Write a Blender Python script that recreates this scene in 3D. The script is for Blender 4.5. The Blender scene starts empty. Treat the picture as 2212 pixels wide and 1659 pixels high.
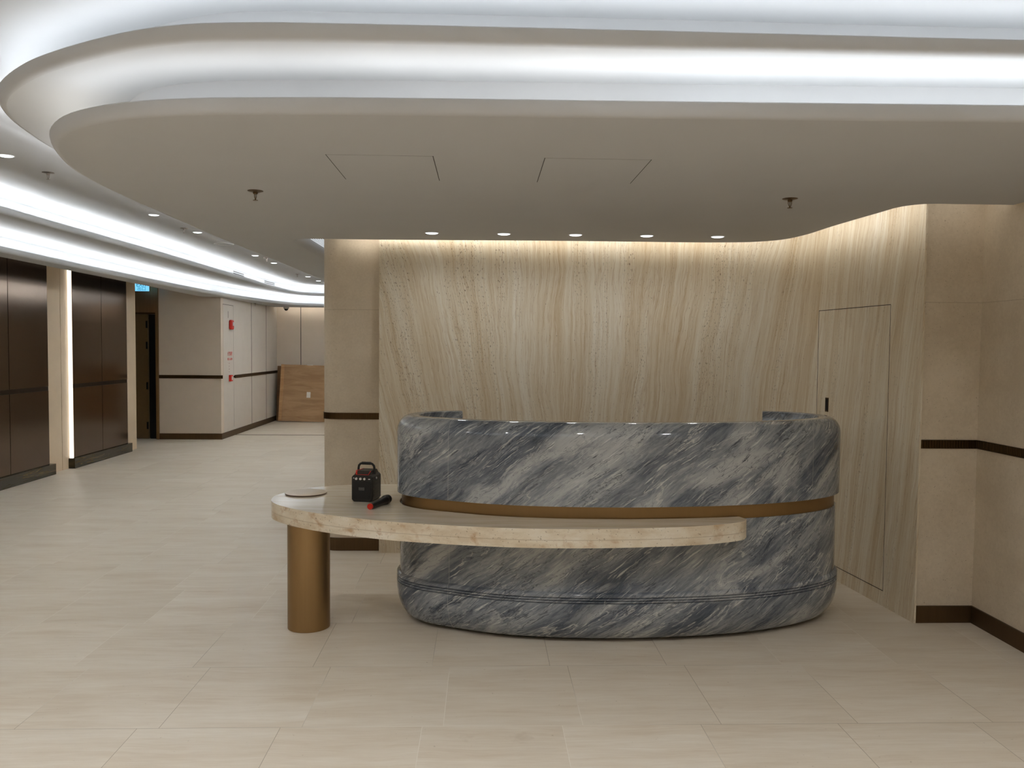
import bpy, bmesh, math, random
from mathutils import Vector, Matrix
from mathutils.geometry import tessellate_polygon
random.seed(7)
sc = bpy.context.scene
R = math.radians

# ------------------------------------------------------------------ camera
FPX = 1800.0
cam_d = bpy.data.cameras.new('camera'); cam = bpy.data.objects.new('camera', cam_d)
sc.collection.objects.link(cam); sc.camera = cam
cam_d.sensor_fit = 'HORIZONTAL'; cam_d.sensor_width = 36.0
cam_d.lens = 36.0 * FPX / 2212.0
cam_d.clip_start = 0.05; cam_d.clip_end = 100
yaw, pitch, roll = R(1.97), R(2.529), R(0.48)
fw = Vector((math.sin(yaw)*math.cos(pitch), math.cos(yaw)*math.cos(pitch), -math.sin(pitch)))
rt = Vector((math.cos(yaw), -math.sin(yaw), 0)); up = rt.cross(fw)
r2 = rt*math.cos(roll) + up*math.sin(roll); u2 = -rt*math.sin(roll) + up*math.cos(roll)
cam.matrix_world = Matrix(((r2.x, u2.x, -fw.x, 0), (r2.y, u2.y, -fw.y, 0), (r2.z, u2.z, -fw.z, 1.6), (0, 0, 0, 1)))

# ------------------------------------------------------------------ world, view
w = bpy.data.worlds.new('world'); sc.world = w; w.use_nodes = True
w.node_tree.nodes['Background'].inputs[0].default_value = (0.9, 0.95, 1.0, 1)
w.node_tree.nodes['Background'].inputs[1].default_value = 0.02
sc.view_settings.view_transform = 'Standard'; sc.view_settings.look = 'None'
sc.view_settings.gamma = 1.0; sc.view_settings.use_curve_mapping = False
sc.view_settings.exposure = 0.0
sc.cycles.diffuse_bounces = 5; sc.cycles.max_bounces = 8
sc.cycles.sample_clamp_indirect = 60.0

# light levels of the fittings
LED_FRONT = 30.0     # strip behind the lower lip, desk side
LED_UPPER = 20.0      # strip behind the upper lip, desk side
LED_LEFT = 46.0      # corridor strips
LED_WALL = 24.0      # slot above the stone walls
LED_RIGHT = 165.0     # strips above the desk side edge along the corridor
SPOT_DESK = 9.0
SPOT_CORR = 16.0
SPOT_LOBBY_FILL = (104.0, 88.0, 66.0, 60.0)   # added unseen lamps, from the corridor side to the right wall

# ------------------------------------------------------------------ helpers
def link(o, parent=None):
    sc.collection.objects.link(o)
    if parent is not None: o.parent = parent
    return o

def smooth_path(pts, step=0.04):
    """Catmull-Rom through pts, resampled at about step."""
    P = [Vector(p) for p in pts]; P = [P[0]*2-P[1]] + P + [P[-1]*2-P[-2]]
    out = []
    for i in range(1, len(P)-2):
        p0, p1, p2, p3 = P[i-1:i+3]
        # centripetal
        def kn(a, b): return max(1e-5, (b-a).length**0.5)
        t0 = 0; t1 = t0+kn(p0, p1); t2 = t1+kn(p1, p2); t3 = t2+kn(p2, p3)
        n = max(1, int(round((p2-p1).length/step)))
        for k in range(n):
            t = t1+(t2-t1)*k/n
            A1 = p0*((t1-t)/(t1-t0))+p1*((t-t0)/(t1-t0)); A2 = p1*((t2-t)/(t2-t1))+p2*((t-t1)/(t2-t1)); A3 = p2*((t3-t)/(t3-t2))+p3*((t-t2)/(t3-t2))
            B1 = A1*((t2-t)/(t2-t0))+A2*((t-t0)/(t2-t0)); B2 = A2*((t3-t)/(t3-t1))+A3*((t-t1)/(t3-t1))
            out.append(B1*((t2-t)/(t2-t1))+B2*((t-t1)/(t2-t1)))
    out.append(P[-2].copy())
    return out

def normals(path, side):
    n = len(path); N = []
    for i in range(n):
        a = path[i]-path[i-1] if i > 0 else path[1]-path[0]
        b = path[i+1]-path[i] if i < n-1 else path[-1]-path[-2]
        a = a.normalized(); b = b.normalized(); t = (a+b).normalized()
        c = max(0.4, t.dot(a))
        N.append(Vector((-t.y, t.x))*(side/c))
    return N

def offset(path, d, side):
    N = normals(path, side)
    return [p+q*d for p, q in zip(path, N)]

class MB:
    def __init__(s): s.v = []; s.f = []; s.uv = []; s.m = []; s.sm = []
    def face(s, idx, uv=None, mi=0, smooth=False):
        s.f.append(list(idx)); s.uv.append(uv); s.m.append(mi); s.sm.append(smooth)
    def sweep(s, path, prof, side=1, u0=0.0, smooth=True, mi=0, caps=True, seams=(), seam_mi=1, uvscale=1.0):
        N = normals(path, side); b = len(s.v); m = len(prof)
        L = [0.0]
        for i in range(1, len(path)): L.append(L[-1]+(path[i]-path[i-1]).length)
        V = [0.0]
        for i in range(1, m): V.append(V[-1]+math.dist(prof[i], prof[i-1]))
        for p, q in zip(path, N):
            for d, z in prof: s.v.append((p.x+q.x*d, p.y+q.y*d, z))
        for i in range(len(path)-1):
            mid = (L[i]+L[i+1])/2
            mm = seam_mi if any(abs(mid-x) < 0.0016 for x in seams) else mi
            for j in range(m-1):
                a = b+i*m+j
                q = [a, a+1, a+m+1, a+m]
                uv = [(u0+L[i], V[j]), (u0+L[i], V[j+1]), (u0+L[i+1], V[j+1]), (u0+L[i+1], V[j])]
                if side > 0: q.reverse(); uv.reverse()
                s.face(q, uv, mm, smooth)
        if caps:
            for i in (0, len(path)-1):
                q = [b+i*m+j for j in range(m)]
                poly = [Vector((prof[j][0], prof[j][1], 0)) for j in range(m)]
                for tri in tessellate_polygon([poly]):
                    s.face([q[k] for k in tri], [(u0+L[i]+prof[k][0], prof[k][1]) for k in tri], mi, False)
        return s
    def poly(s, pts, z, flip=False, mi=0):
        b = len(s.v); P = [Vector((p[0], p[1], 0)) for p in pts]
        for p in pts: s.v.append((p[0], p[1], z))
        for t in tessellate_polygon([P]):
            a, c, d = [P[k] for k in t]
            ccw = (c-a).cross(d-a).z > 0
            t = list(t)
            if ccw == flip: t.reverse()
            s.face([b+k for k in t], [(pts[k][0], pts[k][1]) for k in t], mi)
        return s
    def prism(s, pts, z0, z1, mi=0, mi_top=None, smooth=False):
        s.poly(pts, z0, True, mi); s.poly(pts, z1, False, mi if mi_top is None else mi_top)
        n = len(pts); b = len(s.v); area = sum(pts[i][0]*pts[(i+1) % n][1]-pts[(i+1) % n][0]*pts[i][1] for i in range(n))
        L = 0.0
        for p in pts: s.v.append((p[0], p[1], z0)); s.v.append((p[0], p[1], z1))
        for i in range(n):
            j = (i+1) % n; d = math.dist(pts[i], pts[j])
            q = [b+2*i, b+2*j, b+2*j+1, b+2*i+1]; uv = [(L, z0), (L+d, z0), (L+d, z1), (L, z1)]
            if area < 0: q.reverse(); uv.reverse()
            s.face(q, uv, mi, smooth); L += d
        return s
    def box(s, x0, x1, y0, y1, z0, z1, mi=0):
        b = len(s.v)
        s.v += [(x, y, z) for z in (z0, z1) for y in (y0, y1) for x in (x0, x1)]
        for q, ax in (((0, 2, 3, 1), 'xy'), ((4, 5, 7, 6), 'xy'), ((0, 1, 5, 4), 'xz'), ((2, 6, 7, 3), 'xz'), ((0, 4, 6, 2), 'yz'), ((1, 3, 7, 5), 'yz')):
            k = {'x': 0, 'y': 1, 'z': 2}
            s.face([b+i for i in q], [(s.v[b+i][k[ax[0]]], s.v[b+i][k[ax[1]]]) for i in q], mi)
        return s
    def lathe(s, prof, n=24, c=(0, 0, 0), axis=None, mi=0, smooth=True):
        """prof: list of (r, h); around axis (default z) at c."""
        M = Matrix.Translation(Vector(c))
        if axis is not None: M = M @ Vector(axis).to_track_quat('Z', 'Y').to_matrix().to_4x4()
        b = len(s.v); m = len(prof)
        for i in range(n):
            a = 2*math.pi*i/n
            for r, h in prof: s.v.append(tuple(M @ Vector((r*math.cos(a), r*math.sin(a), h))))
        for i in range(n):
            i2 = (i+1) % n
            for j in range(m-1):
                q = [b+i*m+j, b+i2*m+j, b+i2*m+j+1, b+i*m+j+1]
                s.face(q, [(i/n, prof[j][1]), ((i+1)/n, prof[j][1]), ((i+1)/n, prof[j+1][1]), (i/n, prof[j+1][1])], mi, smooth)
        for j, fl in ((0, True), (m-1, False)):
            if prof[j][0] > 1e-6:
                q = [b+i*m+j for i in range(n)]
                if fl: q.reverse()
                s.face(q, None, mi, False)
        return s
    def tube(s, pts, r, n=10, mi=0):
        P = [Vector(p) for p in pts]; b = len(s.v); up0 = Vector((0, 0, 1)); prev = None
        for i, p in enumerate(P):
            t = (P[min(i+1, len(P)-1)]-P[max(i-1, 0)]).normalized()
            if prev is None:
                a = t.cross(up0) if abs(t.z) < 0.95 else t.cross(Vector((1, 0, 0)))
                a.normalize()
            else: a = (prev-t*prev.dot(t)).normalized()
            prev = a; c = t.cross(a)
            rr = r[i] if isinstance(r, (list, tuple)) else r
            for k in range(n):
                th = 2*math.pi*k/n; s.v.append(tuple(p+a*rr*math.cos(th)+c*rr*math.sin(th)))
        for i in range(len(P)-1):
            for k in range(n):
                k2 = (k+1) % n
                s.face([b+i*n+k, b+i*n+k2, b+(i+1)*n+k2, b+(i+1)*n+k], None, mi, True)
        s.face([b+k for k in range(n)][::-1], None, mi); s.face([b+(len(P)-1)*n+k for k in range(n)], None, mi)
        return s
    def xform(s, M, start=0):
        for i in range(start, len(s.v)): s.v[i] = tuple(M @ Vector(s.v[i]))
        return s
    def build(s, name, mats, parent=None, sharp=None, fix=True):
        me = bpy.data.meshes.new(name); me.from_pydata(s.v, [], s.f)
        uvl = me.uv_layers.new(name='UVMap')
        for p, uv, mi, sm in zip(me.polygons, s.uv, s.m, s.sm):
            p.material_index = mi; p.use_smooth = sm
            if uv:
                for k, li in enumerate(p.loop_indices): uvl.data[li].uv = uv[k]
        if not isinstance(mats, (list, tuple)): mats = [mats]
        for m_ in mats: me.materials.append(m_)
        if fix:
            bm = bmesh.new(); bm.from_mesh(me)
            bmesh.ops.remove_doubles(bm, verts=bm.verts, dist=1e-5)
            bmesh.ops.recalc_face_normals(bm, faces=bm.faces)
            for e in bm.edges:
                if len(e.link_faces) == 2 and e.calc_face_angle(0) > (sharp or R(32)): e.smooth = False
            bm.to_mesh(me); bm.free()
        o = bpy.data.objects.new(name, me); link(o, parent)
        return o

def struct(o): o['kind'] = 'structure'; return o
def tag(o, label, cat, group=None):
    o['label'] = label; o['category'] = cat
    if group: o['group'] = group
    return o
def empty(name, loc, rz=0.0):
    o = bpy.data.objects.new(name, None); o.location = loc; o.rotation_euler = (0, 0, rz); o.empty_display_size = 0.1
    return link(o)
def copy_tree(o, parent=None):
    c = o.copy(); link(c)
    if parent is not None: c.parent = parent
    for ch in list(o.children): copy_tree(ch, c)
    return c
def bevel(o, wd, seg=2, ang=40):
    m = o.modifiers.new('bevel', 'BEVEL'); m.width = wd; m.segments = seg; m.limit_method = 'ANGLE'; m.angle_limit = R(ang)
    return o

def text_mesh(name, txt, size, mat, parent=None, extrude=0.0006, align='CENTER', sx=1.0):
    c = bpy.data.curves.new('txt', 'FONT'); c.body = txt; c.size = size; c.align_x = align; c.align_y = 'CENTER'; c.extrude = extrude
    t = bpy.data.objects.new('txt', c); sc.collection.objects.link(t)
    bpy.context.view_layer.update()
    me = bpy.data.meshes.new_from_object(t.evaluated_get(bpy.context.evaluated_depsgraph_get()))
    bpy.data.objects.remove(t); bpy.data.curves.remove(c)
    me.name = name; me.materials.clear(); me.materials.append(mat)
    me.transform(Matrix.Scale(sx, 4, (1, 0, 0)))
    o = bpy.data.objects.new(name, me); return link(o, parent)

# ------------------------------------------------------------------ materials
class NT:
    def __init__(s, name):
        s.mat = bpy.data.materials.new(name); s.mat.use_nodes = True; s.t = s.mat.node_tree
        s.b = s.t.nodes['Principled BSDF']
    def n(s, typ, **kw):
        nd = s.t.nodes.new(typ)
        for k, v in kw.items(): setattr(nd, k, v)
        return nd
    def l(s, a, b): s.t.links.new(a, b)
    def inp(s, sock, v):
        if isinstance(v, bpy.types.NodeSocket): s.l(v, sock)
        else: sock.default_value = v
    def math(s, op, a, b=0.0, c=0.0, clamp=False):
        nd = s.n('ShaderNodeMath', operation=op, use_clamp=clamp)
        s.inp(nd.inputs[0], a); s.inp(nd.inputs[1], b); s.inp(nd.inputs[2], c); return nd.outputs[0]
    def comb(s, x, y, z=0.0):
        nd = s.n('ShaderNodeCombineXYZ'); s.inp(nd.inputs[0], x); s.inp(nd.inputs[1], y); s.inp(nd.inputs[2], z); return nd.outputs[0]
    def sep(s, v):
        nd = s.n('ShaderNodeSeparateXYZ'); s.l(v, nd.inputs[0]); return nd.outputs
    def noise(s, vec, scale=1.0, detail=4.0, rough=0.5, dist=0.0, dim='3D'):
        nd = s.n('ShaderNodeTexNoise', noise_dimensions=dim); s.l(vec, nd.inputs['Vector'])
        nd.inputs['Scale'].default_value = scale; nd.inputs['Detail'].default_value = detail
        nd.inputs['Roughness'].default_value = rough; nd.inputs['Distortion'].default_value = dist
        return nd.outputs[0]
    def ramp(s, fac, stops, interp='LINEAR'):
        nd = s.n('ShaderNodeValToRGB'); s.l(fac, nd.inputs[0]); cr = nd.color_ramp; cr.interpolation = interp
        while len(cr.elements) > 1: cr.elements.remove(cr.elements[-1])
        for i, (p, c) in enumerate(stops):
            e = cr.elements[0] if i == 0 else cr.elements.new(p)
            e.position = p; e.color = (c, c, c, 1) if isinstance(c, (int, float)) else (*c, 1)
        return nd.outputs[0]
    def mix(s, fac, a, b, blend='MIX'):
        nd = s.n('ShaderNodeMix', data_type='RGBA', blend_type=blend)
        s.inp(nd.inputs[0], fac)
        for k, v in ((6, a), (7, b)):
            if isinstance(v, tuple): nd.inputs[k].default_value = (*v, 1) if len(v) == 3 else v
            else: s.l(v, nd.inputs[k])
        return nd.outputs[2]
    def coord(s, kind='Object'): return s.n('ShaderNodeTexCoord').outputs[kind]
    def col(s, v): s.l(v, s.b.inputs['Base Color'])
    def bump(s, h, strength=0.1, dist=0.01):
        nd = s.n('ShaderNodeBump'); nd.inputs['Strength'].default_value = strength; nd.inputs['Distance'].default_value = dist
        s.l(h, nd.inputs['Height']); s.l(nd.outputs[0], s.b.inputs['Normal'])

def lin(r, g, b):
    f = lambda c: (c/255/12.92) if c/255 <= 0.04045 else ((c/255+0.055)/1.055)**2.4
    return (f(r), f(g), f(b))

def plain(name, col, rough=0.5, metal=0.0, var=0.04, scale=30.0, emit=None, estr=0.0, spec=0.5, bump=0.0, coat=0.0):
    m = NT(name); m.b.inputs['Roughness'].default_value = rough; m.b.inputs['Metallic'].default_value = metal
    m.b.inputs['Specular IOR Level'].default_value = spec; m.b.inputs['Coat Weight'].default_value = coat
    n = m.noise(m.coord(), scale, 3)
    lo = tuple(c*(1-var) for c in col); hi = tuple(min(1, c*(1+var)) for c in col)
    m.col(m.ramp(n, [(0.3, lo), (0.7, hi)]))
    if bump: m.bump(n, bump, 0.002)
    if emit: m.b.inputs['Emission Color'].default_value = (*emit, 1); m.b.inputs['Emission Strength'].default_value = estr
    return m.mat

def emitter(name, col, strength):
    m = bpy.data.materials.new(name); m.use_nodes = True; t = m.node_tree
    t.nodes.remove(t.nodes['Principled BSDF']); e = t.nodes.new('ShaderNodeEmission')
    e.inputs[0].default_value = (*col, 1); e.inputs[1].default_value = strength
    t.links.new(e.outputs[0], t.nodes['Material Output'].inputs[0]); return m

def make_marble():
    m = NT('blue_grey_marble'); x, y, _ = m.sep(m.coord('UV'))
    base = m.comb(x, y)
    w1 = m.noise(base, 1.3, 3, 0.5); w2 = m.noise(m.comb(m.math('ADD', x, 7.3), y), 5.0, 4, 0.6)
    wob = m.math('ADD', m.math('MULTIPLY', m.math('SUBTRACT', w1, 0.5), 0.11), m.math('MULTIPLY', m.math('SUBTRACT', w2, 0.5), 0.035))
    a = R(36); ca, sa = math.cos(a), math.sin(a)
    s_ = m.math('ADD', m.math('MULTIPLY', x, ca), m.math('MULTIPLY', y, sa))
    t_ = m.math('ADD', m.math('ADD', m.math('MULTIPLY', x, -sa), m.math('MULTIPLY', y, ca)), wob)
    def st(fs, ft, off=0.0): return m.comb(m.math('MULTIPLY_ADD', s_, fs, off), m.math('MULTIPLY', t_, ft), off)
    big = m.noise(st(0.8, 2.6), 1.0, 3, 0.5, 0.3)
    mid = m.noise(st(2.2, 12, 3.1), 1.0, 8, 0.66, 0.35)
    fine = m.noise(st(9, 70, 9.0), 1.0, 6, 0.7, 0.25)
    v = m.math('ADD', m.math('MULTIPLY', big, 0.48), m.math('ADD', m.math('MULTIPLY', mid, 0.36), m.math('MULTIPLY', fine, 0.24)))
    c = m.ramp(v, [(0.42, lin(66, 75, 86)), (0.49, lin(100, 107, 117)), (0.55, lin(131, 136, 142)), (0.61, lin(163, 167, 169)), (0.70, lin(205, 206, 204))])
    # pale islands crossed by thin dark crackle
    isl = m.ramp(m.noise(st(1.3, 3.4, 47.0), 1.0, 4, 0.55, 0.6), [(0.54, 0.0), (0.62, 0.75)])
    c = m.mix(isl, c, lin(182, 184, 184))
    cr = m.noise(st(4.5, 9.0, 61.0), 1.0, 6, 0.62, 1.6)
    crk = m.ramp(m.math('ABSOLUTE', m.math('SUBTRACT', cr, 0.5)), [(0.0, 0.8), (0.012, 0.0)])
    c = m.mix(m.math('MULTIPLY', crk, m.math('MULTIPLY_ADD', isl, 0.9, 0.12)), c, lin(70, 76, 84))
    # dark navy lenses
    dk = m.noise(st(1.3, 10, 21.0), 1.0, 6, 0.6, 0.2)
    c = m.mix(m.ramp(dk, [(0.62, 0.0), (0.68, 0.8)]), c, lin(50, 60, 74))
    # short pale and dark dashes along the grain
    for off, fs, ft, lo_, hi_, amt, colr in ((71.0, 5.5, 80, 0.62, 0.68, 0.75, (206, 208, 206)), (83.0, 7.0, 95, 0.63, 0.69, 0.7, (40, 46, 56))):
        c = m.mix(m.ramp(m.noise(st(fs, ft, off), 1.0, 3, 0.55, 0.2), [(lo_, 0.0), (hi_, amt)]), c, lin(*colr))
    # long veins: ridges of stretched noise
    for off, fs, ft, wdt, amt, colr in ((4.0, 1.1, 5.5, 0.010, 0.7, (206, 206, 202)), (13.0, 2.4, 14, 0.014, 0.45, (190, 192, 192)), (31.0, 3.0, 16, 0.010, 0.75, (44, 50, 58)), (55.0, 1.4, 7.5, 0.007, 0.8, (48, 54, 62))):
        r = m.noise(st(fs, ft, off), 1.0, 5, 0.6, 0.35)
        d = m.math('ABSOLUTE', m.math('SUBTRACT', r, 0.5))
        msk = m.ramp(d, [(0.0, amt), (wdt, 0.0)])
        gate = m.ramp(m.noise(st(2.0, 3.0, off+1), 1.0, 2), [(0.42, 0.0), (0.56, 1.0)])
        c = m.mix(m.math('MULTIPLY', msk, gate), c, lin(*colr))
    m.col(c); m.b.inputs['Roughness'].default_value = 0.05; m.b.inputs['Specular IOR Level'].default_value = 0.5
    return m.mat

def make_travertine():
    m = NT('vein_cut_travertine'); x, y, _ = m.sep(m.coord('UV'))
    base = m.comb(x, y)
    # lean of the veins changes along the wall
    k = m.math('MAXIMUM', m.math('MULTIPLY_ADD', x, -0.13, 0.20), -0.14)
    w1 = m.noise(m.comb(m.math('MULTIPLY', x, 0.9), m.math('MULTIPLY', y, 0.55)), 1.0, 3, 0.5)
    w2 = m.noise(m.comb(m.math('MULTIPLY', x, 6), m.math('MULTIPLY', y, 3.0), 4.0), 1.0, 4, 0.6)
    u = m.math('ADD', x, m.math('MULTIPLY', k, y))
    u = m.math('ADD', u, m.math('MULTIPLY', m.math('SUBTRACT', w1, 0.5), 0.22))
    u = m.math('ADD', u, m.math('MULTIPLY', m.math('SUBTRACT', w2, 0.5), 0.035))
    def st(fu, fv, off=0.0): return m.comb(m.math('MULTIPLY_ADD', u, fu, off), m.math('MULTIPLY', y, fv), off)
    band = m.noise(st(7.0, 0.22), 1.0, 5, 0.65)
    mid = m.noise(st(50, 0.7, 5.0), 1.0, 6, 0.72)
    fine = m.noise(st(190, 2.0, 9.0), 1.0, 4, 0.7)
    v = m.math('ADD', m.math('MULTIPLY', band, 0.42), m.math('ADD', m.math('MULTIPLY', mid, 0.36), m.math('MULTIPLY', fine, 0.22)))
    c = m.ramp(v, [(0.37, lin(194, 172, 138)), (0.44, lin(204, 187, 158)), (0.49, lin(213, 200, 175)), (0.53, lin(219, 209, 188)), (0.60, lin(226, 219, 203))])
    ridge = m.math('ABSOLUTE', m.math('SUBTRACT', m.noise(st(15, 0.4, 17.0), 1.0, 5, 0.65), 0.5))
    c = m.mix(m.ramp(ridge, [(0.0, 0.42), (0.012, 0.0)]), c, lin(166, 130, 88))
    ridge2 = m.math('ABSOLUTE', m.math('SUBTRACT', m.noise(st(40, 1.0, 27.0), 1.0, 4, 0.65), 0.5))
    c = m.mix(m.ramp(ridge2, [(0.0, 0.25), (0.02, 0.0)]), c, lin(172, 142, 104))
    ridge3 = m.math('ABSOLUTE', m.math('SUBTRACT', m.noise(st(30, 0.7, 57.0), 1.0, 4, 0.65), 0.52))
    c = m.mix(m.ramp(ridge3, [(0.0, 0.35), (0.02, 0.0)]), c, lin(224, 216, 200))
    # pores, elongated, in bands
    hol = m.noise(st(230, 42, 2.0), 1.0, 2, 0.5)
    gate = m.ramp(m.noise(st(9, 0.3, 40.0), 1.0, 3, 0.6), [(0.50, 0.0), (0.60, 1.0)])
    hm = m.math('MULTIPLY', m.ramp(hol, [(0.63, 0.0), (0.67, 0.85)]), gate)
    hol2 = m.noise(st(170, 40, 70.0), 1.0, 2, 0.5)
    hm = m.math('MAXIMUM', hm, m.ramp(hol2, [(0.70, 0.0), (0.74, 0.8)]))
    c = m.mix(hm, c, lin(92, 72, 50))
    m.col(c); m.b.inputs['Roughness'].default_value = 0.55; m.b.inputs['Specular IOR Level'].default_value = 0.3
    m.bump(m.math('SUBTRACT', 1.0, hm), 0.25, 0.002)
    return m.mat

def make_stone(name='honed_beige_stone', a=(198, 184, 162), b=(214, 201, 180), seam_z=1.88, seam_x=None):
    m = NT(name); P = m.coord(); x, y, z = m.sep(P)
    n = m.noise(P, 3.0, 6, 0.6); f = m.noise(P, 60.0, 3, 0.6)
    v = m.math('ADD', m.math('MULTIPLY', n, 0.7), m.math('MULTIPLY', f, 0.3))
    c = m.ramp(v, [(0.38, lin(*a)), (0.62, lin(*b))])
    sp = m.noise(P, 110.0, 2, 0.5)
    c = m.mix(m.ramp(sp, [(0.69, 0.0), (0.73, 0.5)]), c, lin(120, 98, 70))
    if seam_z is not None:
        d = m.math('ABSOLUTE', m.math('SUBTRACT', z, seam_z))
        c = m.mix(m.ramp(d, [(0.0, 0.35), (0.0018, 0.0)]), c, lin(120, 100, 76))
    m.col(c); m.b.inputs['Roughness'].default_value = 0.6; m.b.inputs['Specular IOR Level'].default_value = 0.25
    return m.mat

def make_floor():
    m = NT('limestone_floor_tiles'); P = m.coord(); x, y, z = m.sep(P)
    br = m.n('ShaderNodeTexBrick', offset=0.85, offset_frequency=2)
    TW, TH = 0.592, 0.662
    # alternate rows are shifted by 0.09 m
    m.l(m.comb(m.math('ADD', x, 0.84+10*TW), m.math('SUBTRACT', y, 3.455-8*TH)), br.inputs['Vector'])
    br.inputs['Scale'].default_value = 1.0; br.inputs['Mortar Size'].default_value = 0.0016; br.inputs['Mortar Smooth'].default_value = 0.3
    br.inputs['Brick Width'].default_value = TW; br.inputs['Row Height'].default_value = TH
    br.inputs['Color1'].default_value = (0.0, 0, 0, 1); br.inputs['Color2'].default_value = (1, 1, 1, 1); br.inputs['Mortar'].default_value = (0.5, 0.5, 0.5, 1)
    tid = m.sep(br.outputs['Color'])[0]; mort = br.outputs['Fac']
    offx = m.math('MULTIPLY', tid, 13.0)
    warp = m.math('MULTIPLY', m.noise(m.comb(m.math('ADD', x, offx), y, offx), 1.6, 3), 0.10)
    yy = m.math('ADD', y, warp)
    def st(fx, fy, off=0.0): return m.comb(m.math('MULTIPLY', m.math('ADD', x, offx), fx), m.math('MULTIPLY', yy, fy), m.math('ADD', offx, off))
    n1 = m.noise(st(1.2, 5.0), 1.0, 5, 0.6); n2 = m.noise(st(2.5, 26, 3.0), 1.0, 6, 0.65); n3 = m.noise(st(6, 80, 7.0), 1.0, 4, 0.6)
    v = m.math('ADD', m.math('MULTIPLY', n1, 0.45), m.math('ADD', m.math('MULTIPLY', n2, 0.30), m.math('MULTIPLY', n3, 0.25)))
    c = m.ramp(v, [(0.34, lin(202, 186, 164)), (0.47, lin(214, 202, 183)), (0.56, lin(220, 210, 193)), (0.68, lin(229, 222, 208))])
    c = m.mix(m.math('MULTIPLY', tid, 0.22), c, lin(190, 178, 158))
    sp = m.noise(P, 45.0, 2); c = m.mix(m.ramp(sp, [(0.72, 0.0), (0.76, 0.35)]), c, lin(140, 118, 90))
    stn = m.noise(m.comb(x, y, 5.0), 1.7, 5, 0.7); c = m.mix(m.ramp(stn, [(0.66, 0.0), (0.72, 0.25)]), c, lin(160, 136, 108))
    lightj = m.ramp(m.noise(m.comb(x, y, 0.0), 0.5, 1), [(0.44, lin(120, 104, 82)), (0.52, lin(236, 230, 218))])
    c = m.mix(m.math('MULTIPLY', mort, 0.6), c, lightj)
    m.col(c); m.b.inputs['Roughness'].default_value = 0.42; m.b.inputs['Specular IOR Level'].default_value = 0.35
    return m.mat

def make_table_stone(side=False):
    m = NT('table_travertine_edge' if side else 'table_travertine_top'); P = m.coord(); x, y, z = m.sep(P)
    if side:
        n = m.noise(m.comb(m.math('MULTIPLY', x, 5), m.math('MULTIPLY', y, 5), m.math('MULTIPLY', z, 14)), 1.0, 6, 0.62)
        c = m.ramp(n, [(0.35, lin(206, 188, 160)), (0.5, lin(222, 210, 188)), (0.65, lin(232, 224, 208))])
        pt = m.noise(m.comb(m.math('MULTIPLY', x, 8), m.math('MULTIPLY', y, 8), m.math('MULTIPLY', z, 11)), 1.0, 4, 0.6, 0.4)
        c = m.mix(m.ramp(pt, [(0.58, 0.0), (0.70, 0.75)]), c, lin(182, 142, 98))
        sp = m.noise(P, 90, 2); c = m.mix(m.ramp(sp, [(0.66, 0.0), (0.70, 0.6)]), c, lin(120, 96, 66))
        d = m.math('ABSOLUTE', m.math('SUBTRACT', z, 0.632)); c = m.mix(m.ramp(d, [(0.0, 0.5), (0.0012, 0.0)]), c, lin(160, 136, 104))
        m.b.inputs['Roughness'].default_value = 0.3
    else:
        w = m.math('MULTIPLY', m.noise(P, 2.0, 3), 0.12); yy = m.math('ADD', y, w)
        n = m.noise(m.comb(m.math('MULTIPLY', x, 1.5), m.math('MULTIPLY', yy, 16)), 1.0, 6, 0.62)
        n2 = m.noise(m.comb(m.math('MULTIPLY', x, 3), m.math('MULTIPLY', yy, 70), 3.0), 1.0, 4, 0.62)
        v = m.math('ADD', m.math('MULTIPLY', n, 0.65), m.math('MULTIPLY', n2, 0.35))
        c = m.ramp(v, [(0.38, lin(208, 194, 168)), (0.5, lin(220, 209, 188)), (0.64, lin(230, 222, 206))])
        m.b.inputs['Roughness'].default_value = 0.09
    m.col(c); m.b.inputs['Specular IOR Level'].default_value = 0.5
    return m.mat

def make_metal(name, col, rough=0.35, aniso_x=4.0, var=0.08, metal=1.0, brush='z'):
    m = NT(name); x, y, z = m.sep(m.coord())
    sc_ = {'z': (60, 60, 2), 'h': (2, 2, 90)}[brush]
    n = m.noise(m.comb(m.math('MULTIPLY', x, sc_[0]), m.math('MULTIPLY', y, sc_[1]), m.math('MULTIPLY', z, sc_[2])), 1.0, 4, 0.6)
    lo = tuple(c*(1-var) for c in col); hi = tuple(min(1, c*(1+var)) for c in col)
    m.col(m.ramp(n, [(0.3, lo), (0.7, hi)])); m.b.inputs['Metallic'].default_value = metal
    m.l(m.math('MULTIPLY_ADD', n, 0.06 if brush == 'h' else 0.12, rough-(0.03 if brush == 'h' else 0.06)), m.b.inputs['Roughness'])
    return m.mat

def make_ply(name, a, b):
    m = NT(name); P = m.coord(); x, y, z = m.sep(P)
    n = m.noise(m.comb(m.math('MULTIPLY', x, 1.6), m.math('MULTIPLY', y, 3), m.math('MULTIPLY', z, 9)), 1.0, 6, 0.62, 0.8)
    m.col(m.ramp(n, [(0.35, lin(*a)), (0.65, lin(*b))])); m.b.inputs['Roughness'].default_value = 0.7
    return m.mat

def make_dark_marble():
    m = NT('dark_veined_skirting'); P = m.coord(); x, y, z = m.sep(P)
    n = m.noise(m.comb(m.math('MULTIPLY', y, 2.0), m.math('MULTIPLY', z, 22), x), 1.0, 6, 0.6, 1.0)
    m.col(m.ramp(n, [(0.35, lin(30, 24, 12)), (0.55, lin(60, 50, 30)), (0.62, lin(100, 86, 58)), (0.66, lin(52, 42, 24))])); m.b.inputs['Roughness'].default_value = 0.25
    return m.mat

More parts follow.
